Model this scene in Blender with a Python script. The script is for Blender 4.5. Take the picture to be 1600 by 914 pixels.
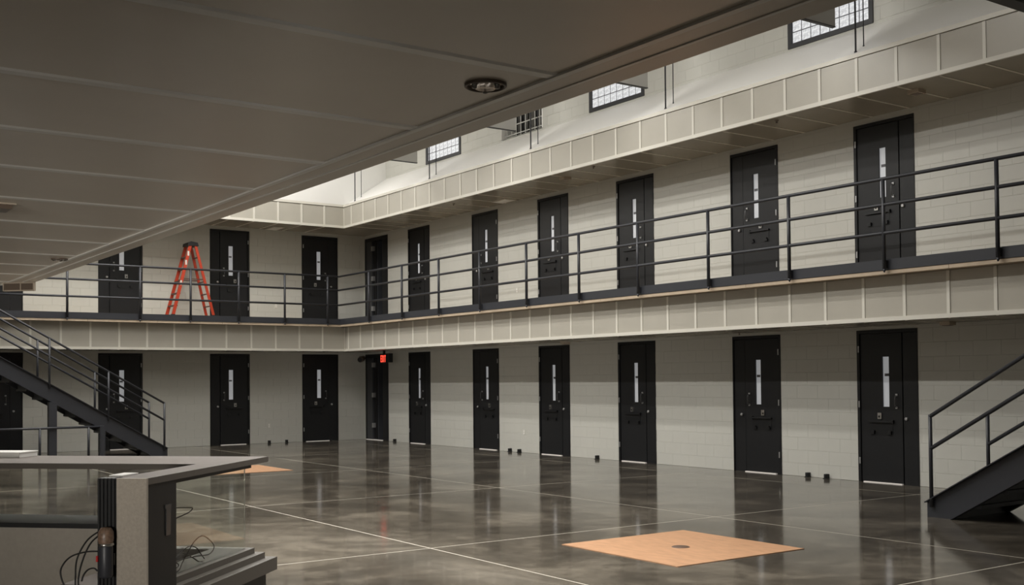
import bpy, math, random
from mathutils import Vector, Matrix
random.seed(7)
for o in list(bpy.data.objects):
    bpy.data.objects.remove(o)
SC = bpy.context.scene
COL = SC.collection

# ------------------------------------------------------------------ camera
def make_camera():
    loc = Vector((26.3691, -13.7339, 1.5704))
    yaw, pitch, roll, fpx, py = 0.9586, 0.0232, -0.0086, 1731.45, 551.46
    f = Vector((-math.sin(yaw) * math.cos(pitch), math.cos(yaw) * math.cos(pitch), math.sin(pitch)))
    r = Vector((math.cos(yaw), math.sin(yaw), 0))
    u = r.cross(f)
    r2 = math.cos(roll) * r + math.sin(roll) * u
    u2 = -math.sin(roll) * r + math.cos(roll) * u
    cd = bpy.data.cameras.new('camera')
    cd.sensor_width = 36.0
    cd.lens = fpx / 1600 * 36.0
    cd.shift_y = (py - 457.0) / 1600
    cd.clip_start = 0.05
    cd.clip_end = 200
    co = bpy.data.objects.new('camera', cd)
    COL.objects.link(co)
    m = Matrix.Identity(4)
    for i in range(3):
        m[i][0], m[i][1], m[i][2], m[i][3] = r2[i], u2[i], -f[i], loc[i]
    co.matrix_world = m
    SC.camera = co
make_camera()

# ------------------------------------------------------------------ world, lights, exposure
w = bpy.data.worlds.new('world')
w.use_nodes = True
w.node_tree.nodes['Background'].inputs[0].default_value = (0.75, 0.82, 0.95, 1)
w.node_tree.nodes['Background'].inputs[1].default_value = 0.6
SC.world = w
SC.view_settings.view_transform = 'Standard'
SC.view_settings.look = 'None'
SC.view_settings.gamma = 1.0
SC.view_settings.use_curve_mapping = False
SC.view_settings.exposure = 0.0

def area(name, loc, sx, sy, power, color=(1.0, 0.975, 0.935), rot=(0, 0, 0)):
    l = bpy.data.lights.new(name, 'AREA')
    l.shape = 'RECTANGLE'
    l.size, l.size_y = sx, sy
    l.energy = power
    l.color = color
    o = bpy.data.objects.new(name, l)
    o.location = loc
    o.rotation_euler = rot
    COL.objects.link(o)
    return o
# three long rows of ceiling lamps over the open court
def tilt(d): return (math.radians(d), 0, 0)
area('ceiling_lamp_row', (10.0, -5.6, 8.1), 15.0, 0.16, 425, rot=tilt(13))
area('ceiling_lamp_row', (10.0, -6.8, 8.1), 15.0, 0.16, 425, rot=tilt(13))
area('ceiling_lamp_row', (11.0, -9.8, 8.1), 17.0, 0.16, 960, rot=tilt(8))
# added unseen fill over the court floor; its bounce brightens the near soffit
bounce = area('floor_bounce_fill', (18.0, -8.9, 4.6), 8.0, 0.3, 270)
bounce.data.spread = math.radians(120)
area('corner_fill', (3.3, -5.2, 8.0), 0.2, 6.5, 145, rot=(0, math.radians(32), 0))  # added unseen fill that brightens the walls in the far left corner
# unseen fill lamps added over the space behind the viewer
area('ceiling_lamp_row', (27.0, -19.5, 7.5), 6.0, 0.6, 150)
# added unseen narrow fill, aimed at the counter's end pillar
pil = area('pillar_fill', (30.4, -20.5, 1.1), 2.4, 1.2, 19, color=(1.0, 0.95, 0.88), rot=(math.radians(92), 0, math.radians(50)))
pil.data.spread = math.radians(25)

# ------------------------------------------------------------------ materials
def mat(name, color, rough=0.5, metal=0.0, spec=0.5, noise=0.0, nscale=8.0, bump=0.0, bscale=60.0,
        emit=None, estr=0.0, trans=0.0, coat=0.0, rvar=0.0, stretch=None):
    m = bpy.data.materials.new(name)
    m.use_nodes = True
    nt = m.node_tree
    b = nt.nodes['Principled BSDF']
    b.inputs['Base Color'].default_value = (*color, 1)
    b.inputs['Roughness'].default_value = rough
    b.inputs['Metallic'].default_value = metal
    b.inputs['Specular IOR Level'].default_value = spec
    b.inputs['Coat Weight'].default_value = coat
    if trans:
        b.inputs['Transmission Weight'].default_value = trans
    if emit:
        b.inputs['Emission Color'].default_value = (*emit, 1)
        b.inputs['Emission Strength'].default_value = estr
    if noise or bump or rvar:
        tc = nt.nodes.new('ShaderNodeTexCoord')
        mp = nt.nodes.new('ShaderNodeMapping')
        nt.links.new(tc.outputs['Object'], mp.inputs[0])
        if stretch:
            mp.inputs['Scale'].default_value = stretch
    if noise or rvar:
        n = nt.nodes.new('ShaderNodeTexNoise')
        n.inputs['Scale'].default_value = nscale
        n.inputs['Detail'].default_value = 5
        n.inputs['Roughness'].default_value = 0.6
        nt.links.new(mp.outputs[0], n.inputs['Vector'])
    if noise:
        rp = nt.nodes.new('ShaderNodeValToRGB')
        rp.color_ramp.elements[0].position = 0.3
        rp.color_ramp.elements[1].position = 0.7
        rp.color_ramp.elements[0].color = (*[c * (1 - noise) for c in color], 1)
        rp.color_ramp.elements[1].color = (*[min(1, c * (1 + noise)) for c in color], 1)
        nt.links.new(n.outputs['Fac'], rp.inputs[0])
        nt.links.new(rp.outputs[0], b.inputs['Base Color'])
    if rvar:
        mr = nt.nodes.new('ShaderNodeMapRange')
        mr.inputs['From Min'].default_value = 0.3
        mr.inputs['From Max'].default_value = 0.7
        mr.inputs['To Min'].default_value = rough - rvar
        mr.inputs['To Max'].default_value = rough + rvar
        nt.links.new(n.outputs['Fac'], mr.inputs['Value'])
        nt.links.new(mr.outputs[0], b.inputs['Roughness'])
    if bump:
        n2 = nt.nodes.new('ShaderNodeTexNoise')
        n2.inputs['Scale'].default_value = bscale
        n2.inputs['Detail'].default_value = 3
        nt.links.new(mp.outputs[0], n2.inputs['Vector'])
        bp = nt.nodes.new('ShaderNodeBump')
        bp.inputs['Strength'].default_value = bump
        bp.inputs['Distance'].default_value = 0.01
        nt.links.new(n2.outputs['Fac'], bp.inputs['Height'])
        nt.links.new(bp.outputs[0], b.inputs['Normal'])
    return m

M = {}
M['wall'] = mat('block_paint', (0.575, 0.568, 0.518), 0.45, noise=0.03, nscale=1.2, bump=0.08, bscale=90)
M['white'] = mat('white_paint', (0.86, 0.85, 0.82), 0.5)
M['ceil'] = mat('ceiling_paint', (0.62, 0.60, 0.54), 0.7)
M['dim'] = mat('dim_wall_paint', (0.24, 0.23, 0.205), 0.6)
M['panel'] = mat('panel_enamel', (0.46, 0.435, 0.375), 0.32, noise=0.03, nscale=2.0)
M['batten'] = mat('batten_enamel', (0.70, 0.675, 0.60), 0.4)
M['soffit'] = mat('soffit_shade_tone', (0.33, 0.30, 0.245), 0.24, noise=0.05, nscale=1.5)  # darker copy of the soffit colour, shade put into the paint
M['near_soffit'] = mat('near_soffit_lit_tone', (0.80, 0.725, 0.615), 0.25, noise=0.04, nscale=1.5)  # lighter copy for the near panels, brightness put into the paint
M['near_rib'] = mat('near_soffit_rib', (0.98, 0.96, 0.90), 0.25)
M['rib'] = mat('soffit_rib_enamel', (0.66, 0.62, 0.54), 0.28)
M['lip'] = mat('slab_edge', (0.50, 0.40, 0.29), 0.6, noise=0.15, nscale=3)
M['steel'] = mat('charcoal_steel', (0.036, 0.038, 0.045), 0.42, spec=0.5)
M['door'] = mat('door_paint', (0.0125, 0.0128, 0.0140), 0.40, spec=0.4)
M['doorframe'] = mat('door_frame_paint', (0.010, 0.0103, 0.0112), 0.42, spec=0.4)
M['leafgrey'] = mat('open_leaf_paint', (0.045, 0.047, 0.052), 0.4)
M['black'] = mat('black_plastic', (0.008, 0.008, 0.009), 0.45)
M['rubber'] = mat('black_rubber', (0.006, 0.006, 0.006), 0.6)
M['chrome'] = mat('brushed_steel', (0.55, 0.54, 0.52), 0.3, metal=1.0)
M['hinge'] = mat('hinge_steel', (0.50, 0.50, 0.50), 0.4, metal=0.7)
M['grip'] = mat('handle_steel', (0.16, 0.16, 0.16), 0.35, metal=0.8)
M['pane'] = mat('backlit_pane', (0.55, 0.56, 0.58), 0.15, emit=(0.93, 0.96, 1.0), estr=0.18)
M['slip'] = mat('grey_slip', (0.14, 0.14, 0.15), 0.6)
M['sill'] = mat('painted_foot_glow', (0.75, 0.70, 0.66), 0.5, emit=(1.0, 0.93, 0.85), estr=0.12)  # pale glowing colour imitating light that leaks under the doors
M['gblock'] = mat('glass_block', (0.38, 0.39, 0.41), 0.2, noise=0.45, nscale=22, bump=0.4, bscale=30,
                  emit=(0.86, 0.90, 1.0), estr=0.80)
def daylit(m):
    nt = m.node_tree
    b = nt.nodes['Principled BSDF']
    src = b.inputs['Base Color'].links[0].from_socket
    g = nt.nodes.new('ShaderNodeGamma')
    g.inputs[1].default_value = 0.5
    nt.links.new(src, g.inputs[0])
    nt.links.new(g.outputs[0], b.inputs['Emission Color'])
daylit(M['gblock'])
M['mortar'] = mat('window_mortar', (0.13, 0.13, 0.145), 0.7)
M['winframe'] = mat('window_frame_paint', (0.035, 0.036, 0.04), 0.5)
M['grille'] = mat('white_grille', (0.72, 0.72, 0.68), 0.5)
M['beyond'] = mat('grey_shutter', (0.10, 0.095, 0.085), 0.7)
M['baffle'] = mat('grey_baffle', (0.48, 0.47, 0.44), 0.6)
M['dark_edge'] = mat('baffle_edge', (0.03, 0.03, 0.03), 0.6)
M['joint'] = mat('joint_filler', (0.42, 0.39, 0.33), 0.5)
M['tan'] = mat('tan_board', (0.46, 0.255, 0.14), 0.42, noise=0.16, nscale=5.0, bump=0.05, bscale=40, stretch=(1, 3, 1))
M['drain'] = mat('drain_iron', (0.10, 0.06, 0.04), 0.5)
M['red'] = mat('ladder_orange', (0.47, 0.050, 0.020), 0.4)
M['ladderblack'] = mat('ladder_black', (0.010, 0.009, 0.010), 0.5)
M['ladderstep'] = mat('ladder_step_metal', (0.10, 0.05, 0.04), 0.5)
M['exitred'] = mat('exit_letters', (0.9, 0.05, 0.03), 0.4, emit=(1.0, 0.09, 0.05), estr=1.3)
M['lamp_reflector'] = mat('lamp_reflector', (0.45, 0.40, 0.36), 0.18, metal=1.0)
M['laminate'] = mat('pillar_laminate', (0.40, 0.355, 0.295), 0.5, noise=0.10, nscale=60)
M['counter'] = mat('counter_laminate', (0.100, 0.080, 0.067), 0.5, spec=0.3, noise=0.08, nscale=20)
M['desk_edge'] = mat('counter_edge', (0.10, 0.088, 0.075), 0.4)
M['cabinet'] = mat('cabinet_laminate', (0.33, 0.30, 0.255), 0.5, noise=0.05, nscale=30)
M['stepped'] = mat('stepped_trim', (0.105, 0.094, 0.080), 0.45, spec=0.35)
M['paper'] = mat('white_paper', (0.75, 0.74, 0.70), 0.6)
M['cable'] = mat('cable_black', (0.010, 0.009, 0.008), 0.5)
M['cable_brown'] = mat('cable_brown', (0.022, 0.013, 0.009), 0.5)
M['handset_tan'] = mat('handset_cap', (0.20, 0.13, 0.09), 0.4, noise=0.4, nscale=60)
M['redmark'] = mat('red_button', (0.5, 0.02, 0.02), 0.4)
M['reflection_grey'] = mat('painted_reflection', (0.05, 0.05, 0.05), 0.25)  # grey of an imitated reflection on the pillar side
M['outlet'] = mat('outlet_plate', (0.66, 0.64, 0.58), 0.45)
M['fixture'] = mat('fixture_beige', (0.52, 0.44, 0.35), 0.45)
M['fixture_in'] = mat('fixture_inset', (0.16, 0.12, 0.09), 0.4)

def glass_mat():
    m = bpy.data.materials.new('clear_glazing')
    m.use_nodes = True
    b = m.node_tree.nodes['Principled BSDF']
    b.inputs['Base Color'].default_value = (0.97, 0.99, 0.97, 1)
    b.inputs['Roughness'].default_value = 0.0
    b.inputs['IOR'].default_value = 1.2
    b.inputs['Transmission Weight'].default_value = 1.0
    return m
M['glass'] = glass_mat()

def floor_mat():
    m = bpy.data.materials.new('polished_concrete')
    m.use_nodes = True
    nt = m.node_tree
    L = nt.links.new
    b = nt.nodes['Principled BSDF']
    tc = nt.nodes.new('ShaderNodeTexCoord')
    def noise(scale, detail, rough=0.6, sc=(1, 1, 1), dist=0.0, rz=0.0):
        mp = nt.nodes.new('ShaderNodeMapping')
        mp.inputs['Scale'].default_value = sc
        mp.inputs['Rotation'].default_value = (0, 0, rz)
        L(tc.outputs['Object'], mp.inputs[0])
        n = nt.nodes.new('ShaderNodeTexNoise')
        n.inputs['Scale'].default_value = scale
        n.inputs['Detail'].default_value = detail
        n.inputs['Roughness'].default_value = rough
        n.inputs['Distortion'].default_value = dist
        L(mp.outputs[0], n.inputs['Vector'])
        return n.outputs['Fac']
    a = noise(0.9, 8, 0.65, dist=0.6)
    c = noise(5.0, 6, 0.7)
    mix = nt.nodes.new('ShaderNodeMath'); mix.operation = 'MULTIPLY_ADD'
    mix.inputs[1].default_value = 0.35
    L(c, mix.inputs[0]); L(a, mix.inputs[2])
    rp = nt.nodes.new('ShaderNodeValToRGB')
    e = rp.color_ramp.elements
    e[0].position, e[0].color = 0.50, (0.050, 0.043, 0.034, 1)
    e[1].position, e[1].color = 0.86, (0.19, 0.165, 0.13, 1)
    k = e.new(0.68); k.color = (0.092, 0.079, 0.062, 1)
    L(mix.outputs[0], rp.inputs[0])
    L(rp.outputs[0], b.inputs['Base Color'])
    r = noise(2.2, 7, 0.7, dist=0.4)
    mr = nt.nodes.new('ShaderNodeMapRange')
    mr.inputs['From Min'].default_value, mr.inputs['From Max'].default_value = 0.35, 0.7
    mr.inputs['To Min'].default_value, mr.inputs['To Max'].default_value = 0.07, 0.14
    L(r, mr.inputs['Value']); L(mr.outputs[0], b.inputs['Roughness'])
    bn = noise(3.0, 4, 0.5)
    bp = nt.nodes.new('ShaderNodeBump')
    bp.inputs['Strength'].default_value = 0.018
    bp.inputs['Distance'].default_value = 0.02
    L(bn, bp.inputs['Height']); L(bp.outputs[0], b.inputs['Normal'])
    b.inputs['Specular IOR Level'].default_value = 0.5
    return m
M['floor'] = floor_mat()

# ------------------------------------------------------------------ mesh helpers
class MB:
    def __init__(s):
        s.v, s.f, s.sm = [], [], []
    def quad(s, pts, smooth=False):
        n = len(s.v); s.v += [tuple(p) for p in pts]; s.f.append(tuple(range(n, n + len(pts)))); s.sm.append(smooth)
        return s
    def box(s, x0, x1, y0, y1, z0, z1):
        if x0 > x1: x0, x1 = x1, x0
        if y0 > y1: y0, y1 = y1, y0
        if z0 > z1: z0, z1 = z1, z0
        n = len(s.v)
        s.v += [(x0, y0, z0), (x1, y0, z0), (x1, y1, z0), (x0, y1, z0), (x0, y0, z1), (x1, y0, z1), (x1, y1, z1), (x0, y1, z1)]
        for q in ((0, 3, 2, 1), (4, 5, 6, 7), (0, 1, 5, 4), (1, 2, 6, 5), (2, 3, 7, 6), (3, 0, 4, 7)):
            s.f.append(tuple(n + i for i in q)); s.sm.append(False)
        return s
    def bbox(s, x0, x1, y0, y1, z0, z1, c):
        """box with its front (-y) edges chamfered and its other edges square"""
        n = len(s.v)
        s.v += [(x0, y0 + c, z0), (x1, y0 + c, z0), (x1, y0 + c, z1), (x0, y0 + c, z1),
                (x0 + c, y0, z0 + c), (x1 - c, y0, z0 + c), (x1 - c, y0, z1 - c), (x0 + c, y0, z1 - c),
                (x0, y1, z0), (x1, y1, z0), (x1, y1, z1), (x0, y1, z1)]
        for q in ((4, 5, 6, 7), (0, 1, 5, 4), (1, 2, 6, 5), (2, 3, 7, 6), (3, 0, 4, 7),
                  (1, 0, 8, 9), (2, 1, 9, 10), (3, 2, 10, 11), (0, 3, 11, 8), (9, 8, 11, 10)):
            s.f.append(tuple(n + i for i in q)); s.sm.append(False)
        return s
    def prism(s, poly, axis, a, b):
        """extrude a 2-D polygon along an axis: axis 'x' -> (y,z) points, 'y' -> (x,z), 'z' -> (x,y)"""
        def P(p, t):
            return {'x': (t, p[0], p[1]), 'y': (p[0], t, p[1]), 'z': (p[0], p[1], t)}[axis]
        n = len(s.v); k = len(poly)
        s.v += [P(p, a) for p in poly] + [P(p, b) for p in poly]
        s.f.append(tuple(range(n + k - 1, n - 1, -1))); s.sm.append(False)
        s.f.append(tuple(range(n + k, n + 2 * k))); s.sm.append(False)
        for i in range(k):
            j = (i + 1) % k
            s.f.append((n + i, n + j, n + k + j, n + k + i)); s.sm.append(False)
        return s
    def tube(s, pts, r, n=8, caps=True):
        pts = [Vector(p) for p in pts]
        rs = r if isinstance(r, (list, tuple)) else [r] * len(pts)
        base = len(s.v)
        prev = None
        for i, p in enumerate(pts):
            d = (pts[min(i + 1, len(pts) - 1)] - pts[max(i - 1, 0)]).normalized()
            if prev is None:
                ref = Vector((0, 0, 1)) if abs(d.z) < 0.9 else Vector((1, 0, 0))
                a = d.cross(ref).normalized()
            else:
                a = (prev - d * prev.dot(d)).normalized()
            prev = a
            b = d.cross(a)
            for k in range(n):
                t = 2 * math.pi * k / n
                s.v.append(tuple(p + rs[i] * (math.cos(t) * a + math.sin(t) * b)))
        for i in range(len(pts) - 1):
            for k in range(n):
                q = (k + 1) % n
                s.f.append((base + i * n + k, base + i * n + q, base + (i + 1) * n + q, base + (i + 1) * n + k)); s.sm.append(True)
        if caps:
            s.f.append(tuple(base + k for k in range(n - 1, -1, -1))); s.sm.append(False)
            e = base + (len(pts) - 1) * n
            s.f.append(tuple(e + k for k in range(n))); s.sm.append(False)
        return s
    def lathe(s, prof, c, n=24):
        """profile of (radius, height) turned about the z axis through c"""
        base = len(s.v)
        for r, z in prof:
            for k in range(n):
                t = 2 * math.pi * k / n
                s.v.append((c[0] + r * math.cos(t), c[1] + r * math.sin(t), c[2] + z))
        for i in range(len(prof) - 1):
            for k in range(n):
                q = (k + 1) % n
                s.f.append((base + i * n + k, base + i * n + q, base + (i + 1) * n + q, base + (i + 1) * n + k)); s.sm.append(True)
        return s
    def mesh(s, name, m):
        me = bpy.data.meshes.new(name)
        me.from_pydata(s.v, [], s.f)
        me.polygons.foreach_set('use_smooth', s.sm)
        me.materials.append(M[m] if isinstance(m, str) else m)
        me.update()
        return me
    def build(s, name, m, parent=None, loc=None, rz=None):
        return link(name, s.mesh(name, m), parent, loc, rz)

def link(name, me, parent=None, loc=None, rz=None):
    o = bpy.data.objects.new(name, me)
    COL.objects.link(o)
    if parent: o.parent = parent
    if loc is not None: o.location = loc
    if rz is not None: o.rotation_euler = (0, 0, rz)
    return o
def tag(o, label, cat, group=None, kind=None):
    o['label'] = label
    if cat: o['category'] = cat
    if group: o['group'] = group
    if kind: o['kind'] = kind
    return o
def thing(name, label, cat, loc=(0, 0, 0), rz=0.0, group=None, kind=None):
    o = bpy.data.objects.new(name, None)
    o.empty_display_size = 0.2
    COL.objects.link(o)
    o.location = loc
    o.rotation_euler = (0, 0, rz)
    return tag(o, label, cat, group, kind)
HALF = math.pi / 2

# ------------------------------------------------------------------ levels and lengths
U0 = 3.063                 # upper walkway floor
DH = 2.24                  # door frame height
SOF_L, SOF_U = 2.293, 5.391
FD = 1.19                  # fascia distance from the wall
CD = 1.42                  # kerb face distance from the wall
CAP = 5.98                 # top of upper fascia
LEDGE = 6.74               # where the sloped ledge meets the wall
CEIL = 8.7
XA, YB = 28.0, -17.0       # lengths of the right wall and the left wall

# right wall doors: left x, hinge side; left wall doors: left y, hinge side
DOORS_A = [(2.35, 'L'), (5.274, 'R'), (7.79, 'L'), (10.318, 'L'), (13.268, 'R'), (15.785, 'L')]
DW_A = 1.035
DOORS_B = [(-1.80, 'L'), (-4.225, 'R'), (-6.868, 'R'), (-9.50, 'L')]
DW_B = 1.01
EXIT_X, EXIT_W = 0.055, 1.235

# ------------------------------------------------------------------ floor
JX = [-0.3, 4.75, 8.95, 13.12, 17.45, 21.2, 25.4, 31.0]
JY = [-24.0, -19.7, -15.9, -12.15, -8.42, -4.7, -0.98, 1.3]
fl = MB().box(-0.3, 31, -24, 1.3, -0.25, -0.0005).build('floor', 'joint')
tag(fl, 'polished dark grey concrete floor with pale joint lines', 'floor', kind='structure')
g = 0.009
for i in range(len(JX) - 1):
    for j in range(len(JY) - 1):
        MB().box(JX[i] + g, JX[i + 1] - g, JY[j] + g, JY[j + 1] - g, -0.2, 0.0).build('slab', M['floor'], fl)

def floor_patch(cx, cy, h, rot, label, drain=True):
    t = thing('floor_board', label, 'board', (cx, cy, 0), rot, 'tan squares on the floor')
    MB().box(-h, h, -h, h, 0.0, 0.006).build('board', 'tan', t)
    if drain:
        d = MB().lathe([(0.0, 0.012), (0.075, 0.012), (0.085, 0.0061)], (0.03, -0.03, 0), 20)
        d.build('drain_cover', 'drain', t)
floor_patch(18.83, -6.55, 0.785, 0.0, 'square tan board flat on the floor, dark drain cover in its middle')
floor_patch(7.48, -6.50, 0.78, 0.0, 'far tan square on the floor behind the counter corner', True)

# ------------------------------------------------------------------ block walls
BL, BH = 0.4064, 0.2036
_blocks = {}
def block_mesh(l, h):
    k = (round(l, 3), round(h, 3))
    if k not in _blocks:
        c, d, e = 0.0012, 0.004, 0.0030
        v = [(0, d, 0), (l, d, 0), (l, d, h), (0, d, h), (c, 0, e), (l - c, 0, e), (l - c, 0, h - e), (c, 0, h - e)]
        b = MB(); b.v = v
        b.f = [(4, 5, 6, 7), (0, 1, 5, 4), (1, 2, 6, 5), (2, 3, 7, 6), (3, 0, 4, 7)]
        b.sm = [False] * 5
        _blocks[k] = b.mesh('block', 'wall')
    return _blocks[k]
CAMX, CAMY, CAMZ = 26.37, -13.73, 1.57
def block_wall(name, label, s0, s1, z0, z1, holes, rz, near_s, vis):
    """wall whose face is local y=0 looking to -y; holes = (s0,s1,z0,z1); blocks are parts"""
    root = MB()
    cuts = sorted({s0, s1, *[h[0] for h in holes], *[h[1] for h in holes]})
    for a, b in zip(cuts[:-1], cuts[1:]):
        hs = [h for h in holes if h[0] <= a + 1e-6 and h[1] >= b - 1e-6]
        zz = [(z0, z1)]
        for h in hs:
            nz = []
            for q in zz:
                if h[2] > q[0]: nz.append((q[0], min(q[1], h[2])))
                if h[3] < q[1]: nz.append((max(q[0], h[3]), q[1]))
            zz = nz
        for q in zz:
            if q[1] - q[0] > 1e-4: root.box(a, b, 0.0039, 0.2, q[0], q[1])
    w = root.build(name, 'wall', rz=rz)
    tag(w, label, 'wall', kind='structure')
    pieces = []
    n = int(math.ceil((z1 - z0) / BH - 1e-6))
    for r in range(n):
        a0, a1 = z0 + r * BH, min(z1, z0 + (r + 1) * BH)
        if a1 - a0 < 0.02: continue
        s = vis[0] - (BL / 2 if r % 2 else 0)
        while s < vis[1]:
            segs = [(max(s, vis[0]), min(s + BL, vis[1]))]
            for h in holes:
                if h[2] < a1 - 0.03 and h[3] > a0 + 0.03:
                    ns = []
                    for q in segs:
                        if h[0] > q[0]: ns.append((q[0], min(q[1], h[0])))
                        if h[1] < q[1]: ns.append((max(q[0], h[1]), q[1]))
                    segs = [q for q in ns if q[1] > q[0]]
            for q in segs:
                if q[1] - q[0] > 0.03:
                    pieces.append((abs(near_s - (q[0] + q[1]) / 2), q[0], a0, q[1] - q[0], a1 - a0))
            s += BL
    pieces.sort()
    for p in pieces[:300]:
        link('block', block_mesh(p[3], p[4]), w, (p[1], 0, p[2]))
    if len(pieces) > 300:
        rest = MB()
        for p in pieces[300:]:
            me = block_mesh(p[3], p[4])
            nb = len(rest.v)
            rest.v += [(v.co.x + p[1], v.co.y, v.co.z + p[2]) for v in me.vertices]
            for f in me.polygons:
                rest.f.append(tuple(nb + i for i in f.vertices)); rest.sm.append(False)
        o = rest.build('distant_block', 'wall', w)
        o['kind'] = 'stuff'
    return w

def holesA(z):
    return [(x, x + DW_A, z, z + DH) for x, _ in DOORS_A] + [(EXIT_X, EXIT_X + EXIT_W, z, z + DH)]
def holesB(z):
    return [(y, y + DW_B, z, z + DH) for y, _ in DOORS_B]
WINS = [(14.56, 16.17), (9.54, 11.14), (6.47, 7.99), (3.26, 4.83)]
WZ0, WZ1 = 6.775, 8.0
block_wall('wall_right', 'lower right wall of pale painted blocks, ground level with dark cell doors', -0.2, XA, 0, SOF_L, holesA(0), 0, 18.0, (0.0, 21.5))
block_wall('wall_right_upper', 'upper right wall of pale painted blocks behind the long railing', -0.2, XA, SOF_L, CAP, holesA(U0), 0, 19.5, (0.0, 21.5))
block_wall('wall_right_clerestory', 'highest right wall strip of blocks holding the glass block windows', 1.2, XA, CAP, CEIL,
           [(a, b, WZ0, WZ1) for a, b in WINS], 0, 16.5, (1.25, 20.3))
block_wall('wall_left', 'lower left wall of pale painted blocks behind the left staircase', YB, 0.0, 0, SOF_L, holesB(0), HALF, 0.0, (-9.7, 0.0))
block_wall('wall_left_upper', 'upper left wall of pale painted blocks behind the orange ladder', YB, 0.0, SOF_L, CAP, holesB(U0), HALF, 0.0, (-9.7, 0.0))
tag(MB().box(1.0, 1.2, YB, 0.3, CAP, CEIL).build('wall_left_clerestory', 'white'),
    'bright plain white wall above the short upper fascia in the far corner', 'wall', kind='structure')
tag(MB().box(-0.3, 31, -24.3, -24, 0, CEIL).build('wall_back', 'dim'), 'plain wall behind the viewer', 'wall', kind='structure')
tag(MB().box(30.8, 31, -24, 0.3, 0, CEIL).build('wall_near', 'dim'), 'plain end wall to the right of the viewer', 'wall', kind='structure')
tag(MB().box(0.0, 17.0, -13.4, -13.2, 0, CEIL).build('wall_light_block', 'dim'), 'added unseen wall that blocks light to the left of the viewer', 'wall', kind='structure')  # dark wall added out of view to keep light off the left side
tag(MB().box(-0.3, 0.0, -24, YB, 0, CEIL).build('wall_far', 'dim'), 'plain wall beyond the left staircase', 'wall', kind='structure')
tag(MB().box(XA, 31, 0.0, 0.2, 0, CEIL).build('wall_end', 'dim'), 'plain continuation of the right wall', 'wall', kind='structure')
tag(MB().box(-0.3, 31, -24, 1.3, CEIL, CEIL + 0.2).build('ceiling', 'ceil'), 'plain roof deck high above the court', 'ceiling', kind='structure')

# ------------------------------------------------------------------ cell doors
class Flip:
    """MB writer that mirrors x about the door width when the hinges are on the right"""
    def __init__(s, w, flip): s.w, s.fl, s.m = w, flip, MB()
    def X(s, x): return s.w - x if s.fl else x
    def box(s, x0, x1, *r): s.m.box(s.X(x0), s.X(x1), *r); return s
    def tube(s, pts, r, n=8): s.m.tube([(s.X(p[0]), p[1], p[2]) for p in pts], r, n); return s
_dc = {}
def door_parts(wd, flip, seam):
    key = (wd, flip, seam)
    if key in _dc: return _dc[key]
    F = lambda: Flip(wd, flip)
    k = wd / 1.035
    P = []
    def add(name, f, m, sub=None): P.append((name, f.m.mesh(name, m), sub))
    add('frame', F().box(0, 0.048, -0.012, 0.12, 0, DH).box(wd - 0.022, wd, -0.012, 0.12, 0, DH)
        .box(0.048, wd - 0.022, -0.012, 0.12, DH - 0.05, DH)
        .box(0.0, wd, 0.1201, 0.18, 0, DH), 'doorframe')
    s0 = 0.765 * k; v0, v1, vz0, vz1 = 0.43 * k, 0.546 * k, 1.115, 1.845
    e = DH - 0.055
    add('leaf', F().box(0.053, v0, 0.006, 0.06, 0.012, e).box(v1, s0, 0.006, 0.06, 0.012, e)
        .box(v0, v1, 0.006, 0.06, 0.012, vz0).box(v0, v1, 0.006, 0.06, vz1, e), 'door')
    if seam:
        add('side_panel', F().box(s0 + 0.024, wd - 0.0225, 0.0, 0.06, 0.0, e), 'door')
        add('gap_strip', F().box(s0, s0 + 0.024, 0.045, 0.06, 0.0, e), 'black')
    else:
        add('side_panel', F().box(s0 + 0.004, wd - 0.0225, 0.005, 0.06, 0.0, e), 'door')
    add('vision_pane', F().box(v0, v1, 0.030, 0.045, vz0, vz1), 'pane')
    add('pane_slip', F().box(v0 + 0.03, v1 - 0.015, 0.024, 0.030, 1.560, 1.600), 'slip', 'vision_pane')
    h = F()
    hx = 0.675 * k
    h.tube([(hx, 0.006, 1.285), (hx, -0.035, 1.275), (hx, -0.045, 1.24), (hx, -0.045, 1.15), (hx, -0.035, 1.115), (hx, 0.006, 1.105)], 0.007, 6)
    add('pull_handle', h, 'grip')
    for z0 in (1.272, 1.088):
        add('handle_lug', F().box(hx - 0.017, hx + 0.017, -0.010, 0.006, z0, z0 + 0.032), 'hinge', 'pull_handle')
    lx = 0.384 * k
    add('lock_plate', F().box(lx - 0.033, lx + 0.033, -0.012, 0.006, 0.935, 1.025), 'chrome')
    add('keyhole', F().box(lx - 0.016, lx + 0.006, -0.018, -0.0119, 0.955, 0.985), 'black', 'lock_plate')
    add('food_shelf', F().box(0.195 * k, 0.62 * k, -0.03, 0.006, 0.885, 0.905).box(0.60 * k, 0.625 * k, -0.03, 0.006, 0.875, 0.92), 'black')
    add('food_hatch', F().box(0.21 * k, 0.60 * k, 0.002, 0.0061, 0.70, 0.88), 'doorframe')
    for bx in (0.262, 0.55):
        bx *= k
        add('hatch_hinge', F().box(bx - 0.03, bx + 0.03, -0.022, 0.0021, 0.715, 0.75).box(bx - 0.018, bx + 0.035, -0.028, 0.0021, 0.74, 0.765), 'black')
    nx = 0.84 * k
    add('key_knob', F().tube([(nx, 0.0, 0.945), (nx, -0.02, 0.945), (nx, -0.03, 0.945)], [0.026, 0.026, 0.018], 10), 'hinge')
    for hz in (1.915, 1.10, 0.265):
        add('hinge', F().box(0.026, 0.046, -0.022, -0.0119, hz, hz + 0.095), 'hinge')
    add('door_foot_glow', F().box(0.10, s0, -0.03, 0.0059, 0.0, 0.012), 'sill')  # glowing strip stands in for light under the leaf
    _dc[key] = P
    return P
_dn = [0]
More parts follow.
